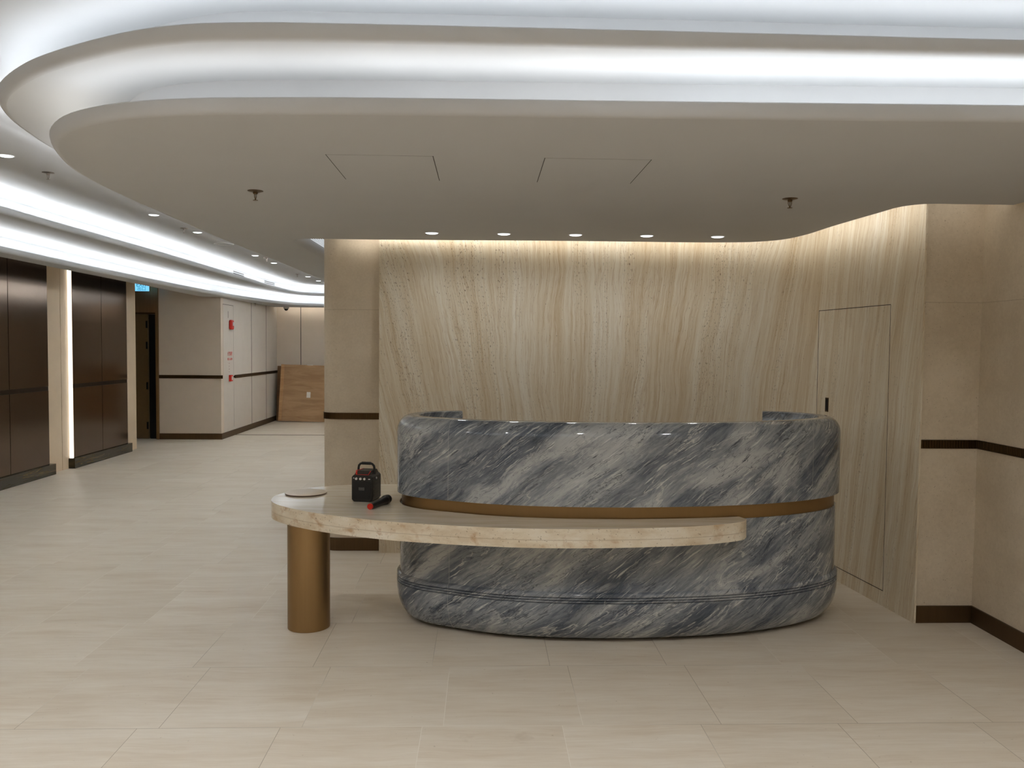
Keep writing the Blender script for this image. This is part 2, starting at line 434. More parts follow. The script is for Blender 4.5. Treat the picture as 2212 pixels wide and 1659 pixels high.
M = {}
M['marble'] = make_marble(); M['trav'] = make_travertine(); M['stone'] = make_stone()
M['floor'] = make_floor(); M['ttop'] = make_table_stone(False); M['tside'] = make_table_stone(True)
M['paint'] = plain('ceiling_paint', lin(190, 191, 192), 0.75, var=0.01, scale=3, spec=0.15)
M['panel_white'] = plain('off_white_wall_panel', lin(205, 196, 184), 0.55, var=0.02, scale=5, spec=0.3)
M['fabric'] = plain('beige_wall_panel', lin(214, 199, 180), 0.6, var=0.02, scale=5, spec=0.2)
M['pier'] = plain('pale_stone_strip', lin(206, 186, 158), 0.5, var=0.03, scale=6, spec=0.3)
M['brass'] = make_metal('satin_brass', lin(158, 130, 92), 0.40, var=0.03)
M['bronze'] = make_metal('dark_bronze', lin(84, 66, 44), 0.42)
M['dado'] = make_metal('dark_fluted_bronze', lin(52, 40, 28), 0.45)
M['skirt'] = make_metal('bronze_skirting', lin(96, 76, 52), 0.45, metal=0.8)
M['bpanel'] = plain('brushed_bronze_panel', lin(104, 88, 74), 0.15, 1.0, var=0.02, scale=4)
M['dskirt'] = make_dark_marble()
M['seam'] = plain('pale_joint', lin(170, 170, 165), 0.6)
M['gap'] = plain('dark_joint', lin(46, 38, 28), 0.8)
M['greygap'] = plain('grey_joint', lin(96, 90, 80), 0.8)
M['black'] = plain('black_plastic', lin(13, 12, 11), 0.42, bump=0.1, scale=200)
M['blackgrille'] = plain('black_grille', lin(7, 7, 7), 0.6, bump=0.5, scale=500)
M['side_black'] = plain('side_black_plastic', lin(44, 40, 34), 0.45)
M['red'] = plain('red_plastic', lin(205, 36, 14), 0.4)
M['knob'] = plain('silver_knob', lin(205, 205, 205), 0.3, 0.6)
M['badge'] = plain('grey_badge_print', lin(150, 148, 145), 0.4)
M['plate'] = plain('cream_plate', lin(214, 200, 180), 0.3, var=0.03, scale=8)
M['plateedge'] = plain('brown_plate_edge', lin(112, 84, 64), 0.5)
M['white'] = plain('white_trim', lin(225, 225, 222), 0.4)
M['sprk'] = make_metal('bronze_sprinkler', lin(120, 100, 76), 0.35)
M['sprkc'] = make_metal('nickel_sprinkler', lin(150, 140, 132), 0.35)
M['ply'] = make_ply('plywood_face', (158, 122, 84), (182, 148, 108))
M['plyedge'] = make_ply('pine_batten', (172, 128, 84), (196, 156, 108))
M['plydark'] = make_ply('plywood_brown', (120, 86, 54), (140, 104, 68))
M['paper'] = plain('white_paper', lin(225, 220, 212), 0.8)
M['doorleaf'] = plain('olive_brown_door', lin(104, 82, 48), 0.5, var=0.05)
M['lintel'] = make_metal('bronze_lintel', lin(140, 108, 72), 0.45, metal=0.6)
M['dark'] = plain('shade_black', lin(14, 9, 7), 0.8)  # shade of openings and recesses put into the colour
M['hinge'] = plain('dark_hinge', lin(20, 16, 12), 0.5, 0.5)
M['camw'] = plain('camera_housing', lin(180, 176, 168), 0.5)
M['dome'] = plain('black_dome', lin(8, 8, 8), 0.1)
M['disc'] = emitter('downlight_diffuser', (0.86, 0.94, 1.0), 3.0)
M['ledF'] = emitter('led_strip_front', (0.93, 0.97, 1.0), LED_FRONT)
M['ledK'] = emitter('led_strip_corridor_right', (0.93, 0.97, 1.0), LED_RIGHT)
M['ledU'] = emitter('led_strip_upper', (0.90, 0.95, 1.0), LED_UPPER)
M['ledL'] = emitter('led_strip_corridor', (0.93, 0.97, 1.0), LED_LEFT)
M['ledW'] = emitter('led_strip_wall_slot', (1.0, 0.94, 0.86), LED_WALL)
M['ledV'] = emitter('vertical_light_diffuser', (1.0, 0.93, 0.82), 2.6)

# ------------------------------------------------------------------ levels
Z1, Z2, Z3 = 2.40, 2.60, 2.80
XR = 2.89          # right wall
XL = -5.30         # left wall
YB = -5.0          # wall behind the camera
YF = 18.0          # far wall

# ------------------------------------------------------------------ floor and outer walls
f = MB().box(-8.5, 4.2, YB-0.2, YF+0.3, -0.12, 0.0); struct(f.build('floor', M['floor']))
wr = MB().box(XR, XR+0.25, YB, 4.76, 0.0, 3.0); wall_right = struct(wr.build('wall_right', M['stone']))
wb = MB().box(-8.5, 4.2, YB-0.2, YB, 0.0, 3.0); struct(wb.build('wall_rear', M['stone']))
wf = MB().box(-5.2, -1.0, YF, YF+0.2, 0.0, 3.0); wall_far = struct(wf.build('wall_far', M['fabric']))
g = MB()
for sx in (-3.91, -2.7): g.box(sx-0.006, sx+0.006, YF-0.0015, YF+0.001, 0.0, 2.6)
g.build('panel_joint', M['gap'], wall_far)

# stone return beside the travertine, facing the camera
ws = MB().box(2.545, XR+0.25, 4.76, 5.0, 0.0, 3.0); struct(ws.build('wall_side', M['stone']))
# stone pier left of the travertine with a rounded corner, running back along the corridor
c0 = (-1.25, 6.50); rr = 0.14
arc = [(c0[0]+rr-rr*math.cos(a), c0[1]+0.10-0.10*math.sin(a)) for a in [R(90)*i/8 for i in range(9)]]
pier_pts = [(c0[0], YF)] + arc + [(-0.78, 6.50), (-0.78, YF)]
wp = MB().prism(pier_pts, 0.0, 3.0, smooth=True); struct(wp.build('wall_pier', M['stone']))

# ------------------------------------------------------------------ travertine feature wall (back, curving to the right side)
tpath = smooth_path([(-0.80, 6.42), (0.6, 6.42), (1.75, 6.42), (2.10, 6.37), (2.33, 6.22), (2.43, 5.95), (2.46, 5.6), (2.50, 5.15), (2.535, 4.74)], 0.06)
tw = MB()
tp = [tuple(p) for p in tpath]
back = [(2.545, 4.74), (2.60, 4.98), (2.60, 6.6), (-0.80, 6.6)]
tw.prism(tp + back, 0.0, 3.0, smooth=True)
wall_back = struct(tw.build('wall_back', M['trav'], sharp=R(40)))
# jib door: hair joints cut as thin dark lines on the curved side, door with its own pull, recess painted on
def tside(y):
    for a, b in zip(tpath, tpath[1:]):
        if b.y <= y <= a.y and a.x > 2.3: t = (a.y-y)/max(1e-6, a.y-b.y); return a.lerp(b, t)
    return tpath[-1]
dp = [tside(5.97-0.9*i/12) for i in range(13)]
jd = MB(); off = offset(dp, 0.0012, -1)
dn = MB()
def strip_v(mb, y, z0, z1, wd=0.003, pr=0.0016):
    a, b = tside(y+wd/2), tside(y-wd/2); P = offset([a, b], pr, -1); Q = offset([a, b], -0.002, -1)
    mb.prism([tuple(P[0]), tuple(P[1]), tuple(Q[1]), tuple(Q[0])], z0, z1)
PT = M['gap']
d1 = MB(); strip_v(d1, 5.97, 0.095, 1.88, 0.0014); strip_v(d1, 5.07, 0.095, 1.88, 0.0010)
for z, hh in ((1.88, 0.004), (0.095, 0.0035)):
    d1.sweep(dp, [(-0.002, z), (0.0016, z), (0.0016, z+hh), (-0.002, z+hh)], -1, smooth=False)
door1 = struct(d1.build('door_1', PT))
pa = tside(5.84); tdir = (tside(5.80)-tside(5.88)).normalized(); nrm = Vector((tdir.y, -tdir.x))
if nrm.x > 0: nrm = -nrm
h = MB().box(-0.022, 0.022, -0.002, 0.003, -0.05, 0.05); h2 = MB().box(-0.015, 0.015, 0.0028, 0.0036, -0.04, 0.04)
hm = Matrix.Translation((pa.x, pa.y, 1.21)) @ Matrix(((tdir.x, nrm.x, 0, 0), (tdir.y, nrm.y, 0, 0), (0, 0, 1, 0), (0, 0, 0, 1)))
ho = h.xform(hm).build('door_handle', M['bronze'], door1); h2.xform(hm).build('pull_dark_plate', M['dark'], ho)  # shade of the recess drawn as a dark plate on the pull
# shadow joint of the travertine plinth, right of the door
d2 = MB(); strip_path = [tside(5.05-0.3*i/4) for i in range(5)]

# ------------------------------------------------------------------ skirtings and fluted rails
def plinth(name, pts, side, z1=0.10, pr=0.012, mat='skirt'):
    P = [Vector(p) for p in pts]
    return struct(MB().sweep(P, [(0.0, 0.0), (-pr, 0.0), (-pr, z1), (0.0, z1)], side, smooth=False).build(name, M[mat]))
plinth('baseboard_right', [(2.548, 4.76), (XR, 4.76), (XR, YB)], 1)
plinth('baseboard_pier', [(c0[0], 9.0)]+arc+[(-0.80, 6.50)], 1)

def fluted(name, pts, side, z0=1.03, z1=1.08, pitch=0.016, pr=0.008, mat='bronze'):
    P = [Vector(p) for p in pts]
    mb = MB(); mb.sweep(P, [(0.0, z0), (-0.003, z0), (-0.003, z1), (0.0, z1)], side, smooth=False)
    for zz in (z0, z1-0.003): mb.sweep(P, [(0.0, zz), (-pr, zz), (-pr, zz+0.003), (0.0, zz+0.003)], side, smooth=False)
    # flutes
    L = 0.0; acc = pitch/2
    for a, b in zip(P, P[1:]):
        d = (b-a).length; t = (b-a).normalized(); n = Vector((-t.y, t.x))*side
        while acc < L+d:
            c = a+t*(acc-L); hw = pitch*0.34
            q = [c-t*hw, c-t*hw*0.6-n*pr*0.8, c+t*hw*0.6-n*pr*0.8, c+t*hw]
            mb.prism([tuple(k) for k in q], z0+0.003, z1-0.003)
            acc += pitch
        L += d
    return struct(mb.build(name, M[mat]))
fluted('trim_1', [(2.548, 4.76), (XR, 4.76), (XR, 2.2)], 1)
fluted('trim_2', [(c0[0], 7.2)]+arc+[(-0.80, 6.50)], 1, pitch=0.0135)

# ------------------------------------------------------------------ left wall with bronze panels
wl = MB().box(XL-0.25, XL, YB, 10.64, 0, 3.0).box(XL-0.25, XL-0.012, 10.64, 10.652, 0, 3.0).box(XL-0.25, XL, 10.652, 12.90, 0, 3.0)
wl.box(XL-0.25, XL-0.04, 12.90, 12.95, 0, 3.0)
wall_left = struct(wl.build('wall_left', M['pier']))
XP = -5.25
def bronze_panel(y0, y1, z0, z1):
    o = MB().box(XL, XP, y0, y1, z0, z1).build('bronze_panel', M['bpanel'], wall_left); bevel(o, 0.002, 1); return o
for y0, y1 in ((5.9, 7.05), (7.06, 8.24), (8.25, 9.405), (9.415, 10.24), (10.85, 11.655), (11.665, 12.47)):
    bronze_panel(y0, y1, 0.13, 1.03); bronze_panel(y0, y1, 1.08, 2.95)
o = MB().box(XL, XP-0.01, 5.9, 10.235, 0.13, 2.9).box(XL, XP-0.01, 10.855, 12.465, 0.13, 2.9).build('panel_backing', M['gap'], wall_left)
fluted('trim_3', [(XP-0.008, 5.9), (XP-0.008, 10.24)], 1, pitch=0.03, pr=0.006, mat='dado')
fluted('trim_4', [(XP-0.008, 10.86), (XP-0.008, 12.47)], 1, pitch=0.03, pr=0.006, mat='dado')
struct(MB().box(XL, XP+0.03, 5.9, 10.33, 0, 0.13).build('baseboard_left', M['dskirt']))
struct(MB().box(XL, XP+0.03, 10.80, 12.55, 0, 0.13).build('baseboard_left', M['dskirt']))
vl = MB().box(XL+0.001, XP-0.006, 10.832, 10.846, 0.132, 2.55).build('light_strip', M['ledV'])
tag(vl, 'vertical glowing light strip beside the bronze wall panels', 'light')

# frontal wall at the end of the panelled side, with the open door
YN = 14.20
wn = MB().box(-8.5, -5.92, YN, YN+0.15, 0, 3.0).box(-5.45, -4.70, YN, YN+0.149, 0, 3.0).box(-4.70, -4.42, YN, YN+0.149, 0, Z1+0.003).box(-5.92, -5.45, YN+0.0, YN+0.15, 2.13, 3.0)
struct(wn.build('wall_niche', M['fabric']))
wc = MB().box(-4.62, -4.42, YN+0.15, 17.10, 0, Z1+0.003).box(-4.62, -4.42, 17.10, YF, 0, 3.0); wall_corr = struct(wc.build('wall_corridor', M['panel_white']))
jn = MB()
for y in (16.05, 17.12): jn.box(-4.421, -4.4185, y-0.008, y+0.008, 0.1, 2.6)
jn.build('panel_joint', M['gap'], wall_corr)
plinth('baseboard_corridor', [(-5.45, YN), (-4.42, YN), (-4.42, YF)], 1, 0.10, 0.012)
struct(MB().box(-5.46, -4.39, YN-0.012, YN, 1.03, 1.085).build('trim_5', M['bronze']))
struct(MB().box(-4.42, -4.408, 14.96, YF, 1.01, 1.065).build('trim_6', M['bronze']))
struct(MB().box(-6.4, -5.2, YN+0.151, YN+0.22, 0, 3.0).build('wall_behind_door', M['dark']))  # backing painted near black for the unlit opening
struct(MB().box(-8.5, -8.3, 12.9, YN, 0, 3.0).build('wall_end', M['pier']))
struct(MB().box(-8.5, XL-0.25, 12.70, 12.95, 0, 3.0).build('wall_niche_side', M['pier']))
dr = empty('door_2', (-5.65, YN, 0)); dr['kind'] = 'structure'
def at(mb, name, mat, par):
    loc = par.location; mb.xform(Matrix.Translation(-loc)); return mb.build(name, mat, par)
at(MB().box(-5.92, -5.48, YN-0.01, YN+0.02, 2.13, 2.72), 'lintel', M['lintel'], dr)
at(MB().box(-5.495, -5.45, YN-0.03, YN+0.15, 0, 2.8), 'door_frame', M['lintel'], dr)
at(MB().box(-5.92, -5.495, YN-0.01, YN+0.14, 2.10, 2.13), 'door_head', M['bronze'], dr)
lf = at(MB().box(-5.92, -5.64, YN+0.02, YN+0.07, 0.01, 2.10), 'door_leaf', M['doorleaf'], dr)
for z in (0.23, 0.9, 1.58, 1.93):
    hb = MB().box(-5.665, -5.64, YN, YN+0.02, z-0.06, z+0.06); at(hb, 'hinge', M['hinge'], dr)
at(MB().box(-5.64, -5.495, YN+0.10, YN+0.14, 0.0, 2.10), 'shade_panel', M['dark'], dr)  # panel painted dark for the unlit room beyond the leaf
struct(MB().box(-4.40, -1.26, 14.93, 14.955, 0.0, 0.004).build('trim_7', M['skirt']))

# ------------------------------------------------------------------ ceilings
def lip(mb, path, side, z, zn, back=0.29, mi=0):
    """rounded edge, light trough and lit back wall of one dropped level."""
    pr = [(0.034, z)]
    for i in range(1, 9):
        a = R(90)*i/8; pr.append((0.034-0.034*math.sin(a), z+0.048-0.048*math.cos(a)))
    pr += [(0.003, z+0.052), (0.014, z+0.052), (0.014, z+0.012), (back, z+0.012), (back, zn+0.01)]
    mb.sweep(path, pr, side, smooth=True, mi=mi, caps=False)
def led(path, side, z, d=0.15, wd=0.02, name='led_strip', mat=None, parent=None):
    d = 0.085; z -= 0.074; a = offset(path, d-0.010, side); b = offset(path, d+0.010, side); z2 = z
    mb = MB()
    for i in range(len(path)-1):
        k = len(mb.v); mb.v += [(a[i].x, a[i].y, z), (b[i].x, b[i].y, z2), (b[i+1].x, b[i+1].y, z2), (a[i+1].x, a[i+1].y, z)]
        mb.face([k, k+1, k+2, k+3])
    o = mb.build(name, mat, parent, fix=False)
    return o
def led_side(path, side, z, hgt=0.02, d=0.01, name='led_strip', mat=None, parent=None):
    return MB().sweep(offset(path, d, side), [(0.0, z), (0.0, z+hgt)], side, smooth=False, caps=False).build(name, mat, parent, fix=False)

ceil = struct(MB().box(-8.5, 4.2, YB-0.2, YF+0.3, Z3, Z3+0.1).build('ceiling', M['paint']))

# desk side, lower level
p1 = smooth_path([(3.3, 2.83), (1.87, 2.86), (0.7, 2.89), (-0.49, 2.915), (-0.74, 2.93), (-1.01, 2.955), (-1.21, 3.00), (-1.36, 3.06), (-1.53, 3.17), (-1.66, 3.31), (-1.77, 3.49), (-1.86, 3.73), (-1.92, 3.96), (-1.96, 4.25), (-1.985, 4.7), (-1.995, 5.3), (-2.01, 6.0), (-2.005, 7.5), (-2.00, 10.3), (-1.97, 14.0), (-1.95, YF)], 0.07)
q1 = offset(p1, 0.034, 1)
sed = smooth_path([(3.3, 4.50), (2.91, 4.50), (2.55, 4.50), (2.40, 4.51), (2.32, 4.60), (2.295, 4.82), (2.255, 5.33), (2.235, 5.80), (2.17, 6.05), (2.02, 6.19), (1.80, 6.25), (0.53, 6.28), (-0.78, 6.34), (-1.32, 6.345), (-1.41, 6.36), (-1.46, 6.41), (-1.48, 6.55), (-1.485, 6.9), (-1.485, 8.0), (-1.485, YF)], 0.08)
lo = MB()
side1 = 1 if (lambda n: n[2].y > 0)(normals(p1, 1)) else -1
q1 = offset(p1, 0.034, side1)
lip(lo, p1, side1, Z1, Z2)
lo.poly([tuple(p) for p in q1] + [tuple(p) for p in reversed(sed)], Z1, True)
# small upstand of the slot beside the walls, rounded along the corridor
lo.sweep(sed, [(0.0, Z1), (0.0, Z1+0.05), (0.03, Z1+0.05)], 1, smooth=False, caps=False)
tier1 = struct(lo.build('ceiling', M['paint'], sharp=R(34)))
tier1.name = 'ceiling.001'

p2 = smooth_path([(3.3, 2.79), (1.83, 2.80), (0.7, 2.79), (-0.47, 2.785), (-0.75, 2.79), (-0.99, 2.82), (-1.18, 2.885), (-1.36, 2.98), (-1.55, 3.10), (-1.72, 3.23), (-1.95, 3.47), (-2.07, 3.66), (-2.15, 3.87), (-2.21, 4.16), (-2.25, 4.45), (-2.28, 5.2), (-2.28, 6.0), (-2.24, 8.0), (-2.2, 10.3), (-2.12, 14.0), (-2.1, YF)], 0.07)
up_ = MB(); lip(up_, p2, side1, Z2, Z3)
q2 = offset(p2, 0.034, side1)
up_.poly([tuple(p) for p in q2] + [(-1.0, YF), (3.3, YF)], Z2, True)
tier2 = struct(up_.build('ceiling', M['paint'], sharp=R(34))); tier2.name = 'ceiling.002'

# corridor side and far end
pl1 = smooth_path([(3.3, 0.62), (1.0, 0.62), (-1.5, 0.62), (-2.6, 0.66), (-3.3, 0.85), (-3.85, 1.3), (-4.13, 1.95), (-4.21, 2.8), (-4.23, 5.0), (-4.25, 7.5), (-4.31, 9.5), (-4.33, 11.5), (-4.31, 13.1), (-4.24, 14.3), (-4.10, 15.4), (-3.93, 16.4), (-3.72, 16.95), (-3.35, 17.2), (-2.6, 17.25), (-1.0, 17.25)], 0.12)
pl2 = smooth_path([(3.3, 1.36), (1.0, 1.36), (-1.2, 1.36), (-2.2, 1.40), (-2.85, 1.6), (-3.35, 2.05), (-3.6, 2.7), (-3.69, 3.6), (-3.71, 5.0), (-3.71, 7.0), (-3.68, 10.3), (-3.70, 13.0), (-3.72, 14.6), (-3.70, 15.9), (-3.58, 16.6), (-3.30, 16.88), (-2.6, 16.95), (-1.0, 16.95)], 0.12)
sl = 1
l1 = MB(); lip(l1, pl1, sl, Z1, Z2, back=0.30); a = offset(pl1, 0.034, sl)
outer = [(3.3, YB), (-4.50, YB), (-4.50, 8.0), (-4.62, 11.5), (-4.72, 14.10), (-4.72, YN-0.02), (-4.415, YN-0.02), (-4.415, 17.15), (-4.40, 17.72), (-1.0, 17.72)]
l1.poly([tuple(p) for p in a] + list(reversed(outer)), Z1, True)
l1.sweep([Vector(p) for p in outer[1:]], [(0, Z1), (0, Z1+0.06), (0.02, Z1+0.06)], -sl, smooth=False, caps=False)
tl1 = struct(l1.build('ceiling', M['paint'], sharp=R(34))); tl1.name = 'ceiling.003'
l2 = MB(); lip(l2, pl2, sl, Z2, Z3, back=0.30); a = offset(pl2, 0.034, sl)
l2.poly([tuple(p) for p in a] + [(-1.0, YF), (-5.3, YF), (-5.3, YB), (3.3, YB)], Z2, True)
tl2 = struct(l2.build('ceiling', M['paint'], sharp=R(34))); tl2.name = 'ceiling.004'

# LED strips lying in the troughs
iF = [p for p in p1 if p.y < 3.35]; iC = [p for p in p1 if 3.3 < p.y < 4.6]
for lo_x, hi_x, kf in ((0.6, 9, 1.0), (0.1, 0.75, 0.85), (-0.5, 0.18, 0.7), (-9, -0.42, 0.55)):
    mt = M['ledF'] if kf == 1.0 else emitter('led_strip_front_dimmer', (0.95, 0.97, 0.98), LED_FRONT*kf)
    sg = [p for p in iF if lo_x < p.x < hi_x]
    if len(sg) > 1: led(sg, side1, Z1+0.102, 0.16, 0.02, mat=mt, parent=tier1)
M['ledC'] = emitter('led_strip_corner', (1.0, 0.97, 0.90), LED_FRONT*0.42)
led(iC, side1, Z1+0.102, 0.16, 0.02, mat=M['ledC'], parent=tier1)
iR = [p for p in p1 if p.y > 4.5]
led(iR, side1, Z1+0.102, 0.16, 0.02, mat=M['ledK'], parent=tier1)
iR2 = [p for p in p2 if p.y > 4.1]
led(iR2, side1, Z2+0.102, 0.16, 0.02, mat=M['ledK'], parent=tier2)
iU = [p for p in p2 if p.y < 4.2]
led(iU, side1, Z2+0.102, 0.16, 0.02, mat=M['ledU'], parent=tier2)
led(pl1, sl, Z1+0.102, 0.16, 0.02, mat=M['ledL'], parent=tl1)
led(pl2, sl, Z2+0.102, 0.16, 0.02, mat=M['ledL'], parent=tl2)
# wall slot strips, sitting on the upstand beside the walls
sw = [p for p in sed if p.y > 4.55 and p.x > -1.1 and p.x < 2.42 and p.y < 6.4]
led_side(sw, 1, Z1+0.056, mat=M['ledW'], parent=tier1)
sr = [Vector((2.86, 4.50)), Vector((2.45, 4.50))]
M['ledR'] = emitter('led_strip_right_slot', (1.0, 0.93, 0.84), LED_WALL*0.35)
led_side(sr, 1, Z1+0.056, mat=M['ledR'], parent=tier1)
fs = [Vector((-1.3, 17.72)), Vector((-4.3, 17.72))]
led_side(fs, 1, Z1+0.066, mat=M['ledW'], parent=tl1)

# slatted grille beside the pier: glow added for brightly lit white slats, behind grey fins
gr = MB()
for i in range(10):
    x = -1.432+i*0.0185; gr.box(x, x+0.006, 6.42, 12.0, Z1+0.0722, Z1+0.0736)
M['fin'] = plain('grey_fin', lin(120, 124, 124), 0.5)
slat = gr.build('slatted_grille', M['fin'], tier1)
MB().box(-1.44, -1.252, 6.40, 12.0, Z1+0.074, Z1+0.078).build('glow_panel', emitter('grille_slat_glow', (0.92, 0.96, 1.0), 1.0), slat)  # emission stands in for light falling on the slats
bn = MB(); bp = [p for p in sed if p.x < -1.38 and p.y > 6.34]
bn.sweep(bp, [(0.0, Z1)]+[(-0.06*math.sin(R(90)*k/6), Z1+0.06-0.06*math.cos(R(90)*k/6)) for k in range(1, 7)]+[(-0.06, Z1+0.08)], 1, caps=False)
bn.build('slot_lip', M['paint'], tier1)

# ------------------------------------------------------------------ ceiling fittings
def make_downlight():
    t = empty('downlight', (0, 0, 0))
    MB().lathe([(0.052, 0.003), (0.052, -0.001), (0.047, -0.003), (0.044, -0.001), (0.044, 0.003)], 28).build('rim', M['white'], t)
    MB().lathe([(0.044, 0.0), (0.043, -0.003), (0.034, -0.0065), (0.018, -0.009), (0.0005, -0.0095)], 28).build('diffuser', M['disc'], t)
    return t
def spot(parent, e, col=(0.97, 0.98, 1.0), size=115, blend=0.6):
    d = bpy.data.lights.new('lamp', 'SPOT'); d.energy = e; d.color = col; d.spot_size = R(size); d.spot_blend = blend; d.shadow_soft_size = 0.038
    o = bpy.data.objects.new('lamp', d); o.location = (0, 0, -0.016); link(o, parent); return o
dl0 = make_downlight(); first = True
dnames = ['leftmost', 'second from the left', 'middle', 'second from the right', 'rightmost']
for i in range(5):
    o = dl0 if i == 0 else copy_tree(dl0); o.location = (-0.37+0.508*i, 5.93, Z1)
    tag(o, '%s of the five round downlights in a row above the desk' % dnames[i], 'downlight', 'row of downlights above the desk')
cl = [((-3.07, 5.51), 'round corridor downlight nearest the camera, by the left picture edge'),
      ((-3.07, 7.91), 'second nearest corridor downlight, alone between the two near sprinklers'),
      ((-3.07, 9.09), 'corridor downlight between a sprinkler and the round ceiling speaker'),
      ((-3.07, 11.35), 'corridor downlight just beyond the round ceiling speaker'),
      ((-3.07, 12.35), 'corridor downlight right after the third sprinkler, fifth from the camera'),
      ((-3.07, 14.71), 'second farthest of the corridor downlights'),
      ((-3.07, 15.64), 'farthest corridor downlight, beside the stone pier edge')]
for (x, y), lb in cl:
    o = copy_tree(dl0); o.location = (x, y, Z3); tag(o, lb, 'downlight', 'downlights along the corridor ceiling')
for y, zc, rowname in ((2.08, Z3, 'in the high light channel in front of the desk'), (0.1, Z1, 'in the first soffit row behind the viewer'), (-1.7, Z1, 'in the second soffit row behind the viewer'), (-3.4, Z1, 'in the last soffit row near the rear wall')):  # unseen downlights added to brighten the floor and desk front
    for x, pos in ((-3.07, 'corridor side'), (-1.2, 'left of centre'), (0.5, 'right of centre'), (2.1, 'wall side')):
        o = copy_tree(dl0); o.location = (x, y, zc)
        tag(o, 'added unseen downlight %s, %s' % (rowname, pos), 'downlight', 'downlights over the open lobby')
for o in [o for o in sc.objects if o.name.startswith('downlight')]:
    gname = o['group']
    if gname.startswith('row'): spot(o, SPOT_DESK, size=172, blend=1.0)
    elif 'lobby' in gname: spot(o, SPOT_LOBBY_FILL[min(3, int((o.location.x+3.2)/1.65))], size=150, blend=1.0)
    else: spot(o, SPOT_CORR, size=150, blend=1.0)

def make_sprinkler(mat):
    t = empty('sprinkler', (0, 0, 0))
    MB().lathe([(0.0, 0.001), (0.040, 0.001), (0.040, -0.002), (0.030, -0.005), (0.012, -0.006), (0.0, -0.006)], 24).build('escutcheon', mat, t)
    MB().lathe([(0.012, -0.004), (0.012, -0.014), (0.009, -0.018), (0.0, -0.018)], 16).build('body', mat, t)
    for s in (-1, 1):
        MB().tube([(0.009*s, 0, -0.015), (0.0095*s, 0, -0.025), (0.006*s, 0, -0.037), (0.0015*s, 0, -0.042)], 0.0016, 6).build('frame_arm', mat, t)
    MB().tube([(0, 0, -0.017), (0, 0, -0.040)], 0.0018, 6).build('bulb', mat, t)
    MB().lathe([(0.0, -0.042), (0.004, -0.042), (0.0042, -0.047), (0.013, -0.048), (0.013, -0.050), (0.0, -0.050)], 16).build('deflector', mat, t)
    return t
s0 = make_sprinkler(M['sprk']); s0.location = (-1.19, 4.41, Z1); s0.rotation_euler.z = 1.2
tag(s0, 'bronze sprinkler head on the dark soffit, left of the ceiling hatches', 'sprinkler', 'fire sprinklers')
o = copy_tree(s0); o.location = (1.62, 4.41, Z1); o.rotation_euler.z = 0.1
tag(o, 'bronze sprinkler head on the dark soffit above the right end of the desk', 'sprinkler', 'fire sprinklers')
sk = make_sprinkler(M['sprkc'])
for i, ((x, y, z), lb) in enumerate([((-3.07, 6.03, Z3), 'nickel sprinkler on the corridor ceiling, nearest the camera'), ((-3.10, 8.78, Z3), 'nickel corridor sprinkler close before the third downlight'),
                            ((-2.98, 11.6, Z3), 'nickel corridor sprinkler between the fourth and fifth downlights'), ((-3.14, 14.2, Z3), 'far corridor sprinkler beside the second farthest downlight'),
                            ((-4.36, 16.1, Z1), 'sprinkler on the low soffit edge above the white panelled wall')]):
    o = sk if i == 0 else copy_tree(sk); o.location = (x, y, z); tag(o, lb, 'sprinkler', 'fire sprinklers')

for x0, x1, lb in ((-0.665, -0.22, 'left ceiling access hatch flush in the dark soffit'), (0.255, 0.705, 'right ceiling access hatch flush in the dark soffit')):
    t = empty('access_hatch', ((x0+x1)/2, 3.81, Z1)); tag(t, lb, 'hatch', 'ceiling access hatches')
    hx, hy = (x1-x0)/2, 0.255
    MB().box(-hx, hx, -hy, hy, -0.0006, 0.004).build('panel', M['paint'], t)
    j = MB(); e = 0.003
    j.box(-hx-e, -hx, -hy-e, hy+e, -0.0008, 0.003).box(hx, hx+e, -hy-e, hy+e, -0.0008, 0.003).box(-hx, hx, -hy-0.0008, -hy, -0.0004, 0.003).box(-hx, hx, hy, hy+0.0008, -0.0004, 0.003)
    j.build('joint', M['gap'], t)

t = empty('ceiling_speaker', (-3.10, 10.1, Z3)); tag(t, 'round flush ceiling speaker with a thin white ring, on the corridor ceiling', 'speaker')
MB().lathe([(0.115, 0.001), (0.115, -0.004), (0.105, -0.004), (0.105, 0.001)], 32).build('ring', M['white'], t)
MB().lathe([(0.105, 0.001), (0.105, -0.001), (0.0005, -0.001)], 32).build('grille', M['paint'], t)
t = empty('smoke_detector', (-3.03, 15.95, Z3)); tag(t, 'small round detector beside the farthest corridor downlight', 'detector')
MB().lathe([(0.055, 0.001), (0.055, -0.012), (0.035, -0.03), (0.0005, -0.03)], 24).build('detector_body', M['white'], t)

bw = offset(pl2, 0.298, sl)
for y0, y1, n, lb in ((13.5, 14.2, 4, 'nearer linear air vent on the corridor light cove'), (15.4, 16.1, 3, 'farther linear air vent on the corridor light cove')):
    seg = [p for p in bw if y0 < p.y < y1]; v = MB()
    for i in range(n):
        zz = Z3-0.03-0.028*i
        v.sweep(seg, [(0.0, zz), (-0.006, zz), (-0.006, zz+0.010), (0.0, zz+0.010)], sl, smooth=False)
    tag(v.build('linear_vent', M['gap']), lb, 'vent', 'linear vents')

t = empty('security_camera', (-4.09, 17.45, Z1)); tag(t, 'dome security camera hanging from the far soffit', 'camera')
MB().lathe([(0.0, 0.0), (0.058, 0.0), (0.058, -0.03), (0.05, -0.045), (0.0, -0.045)], 24).build('housing', M['camw'], t)
MB().lathe([(0.042, -0.044), (0.040, -0.06), (0.028, -0.077), (0.010, -0.086), (0.0005, -0.087)], 24).build('dome', M['dome'], t)

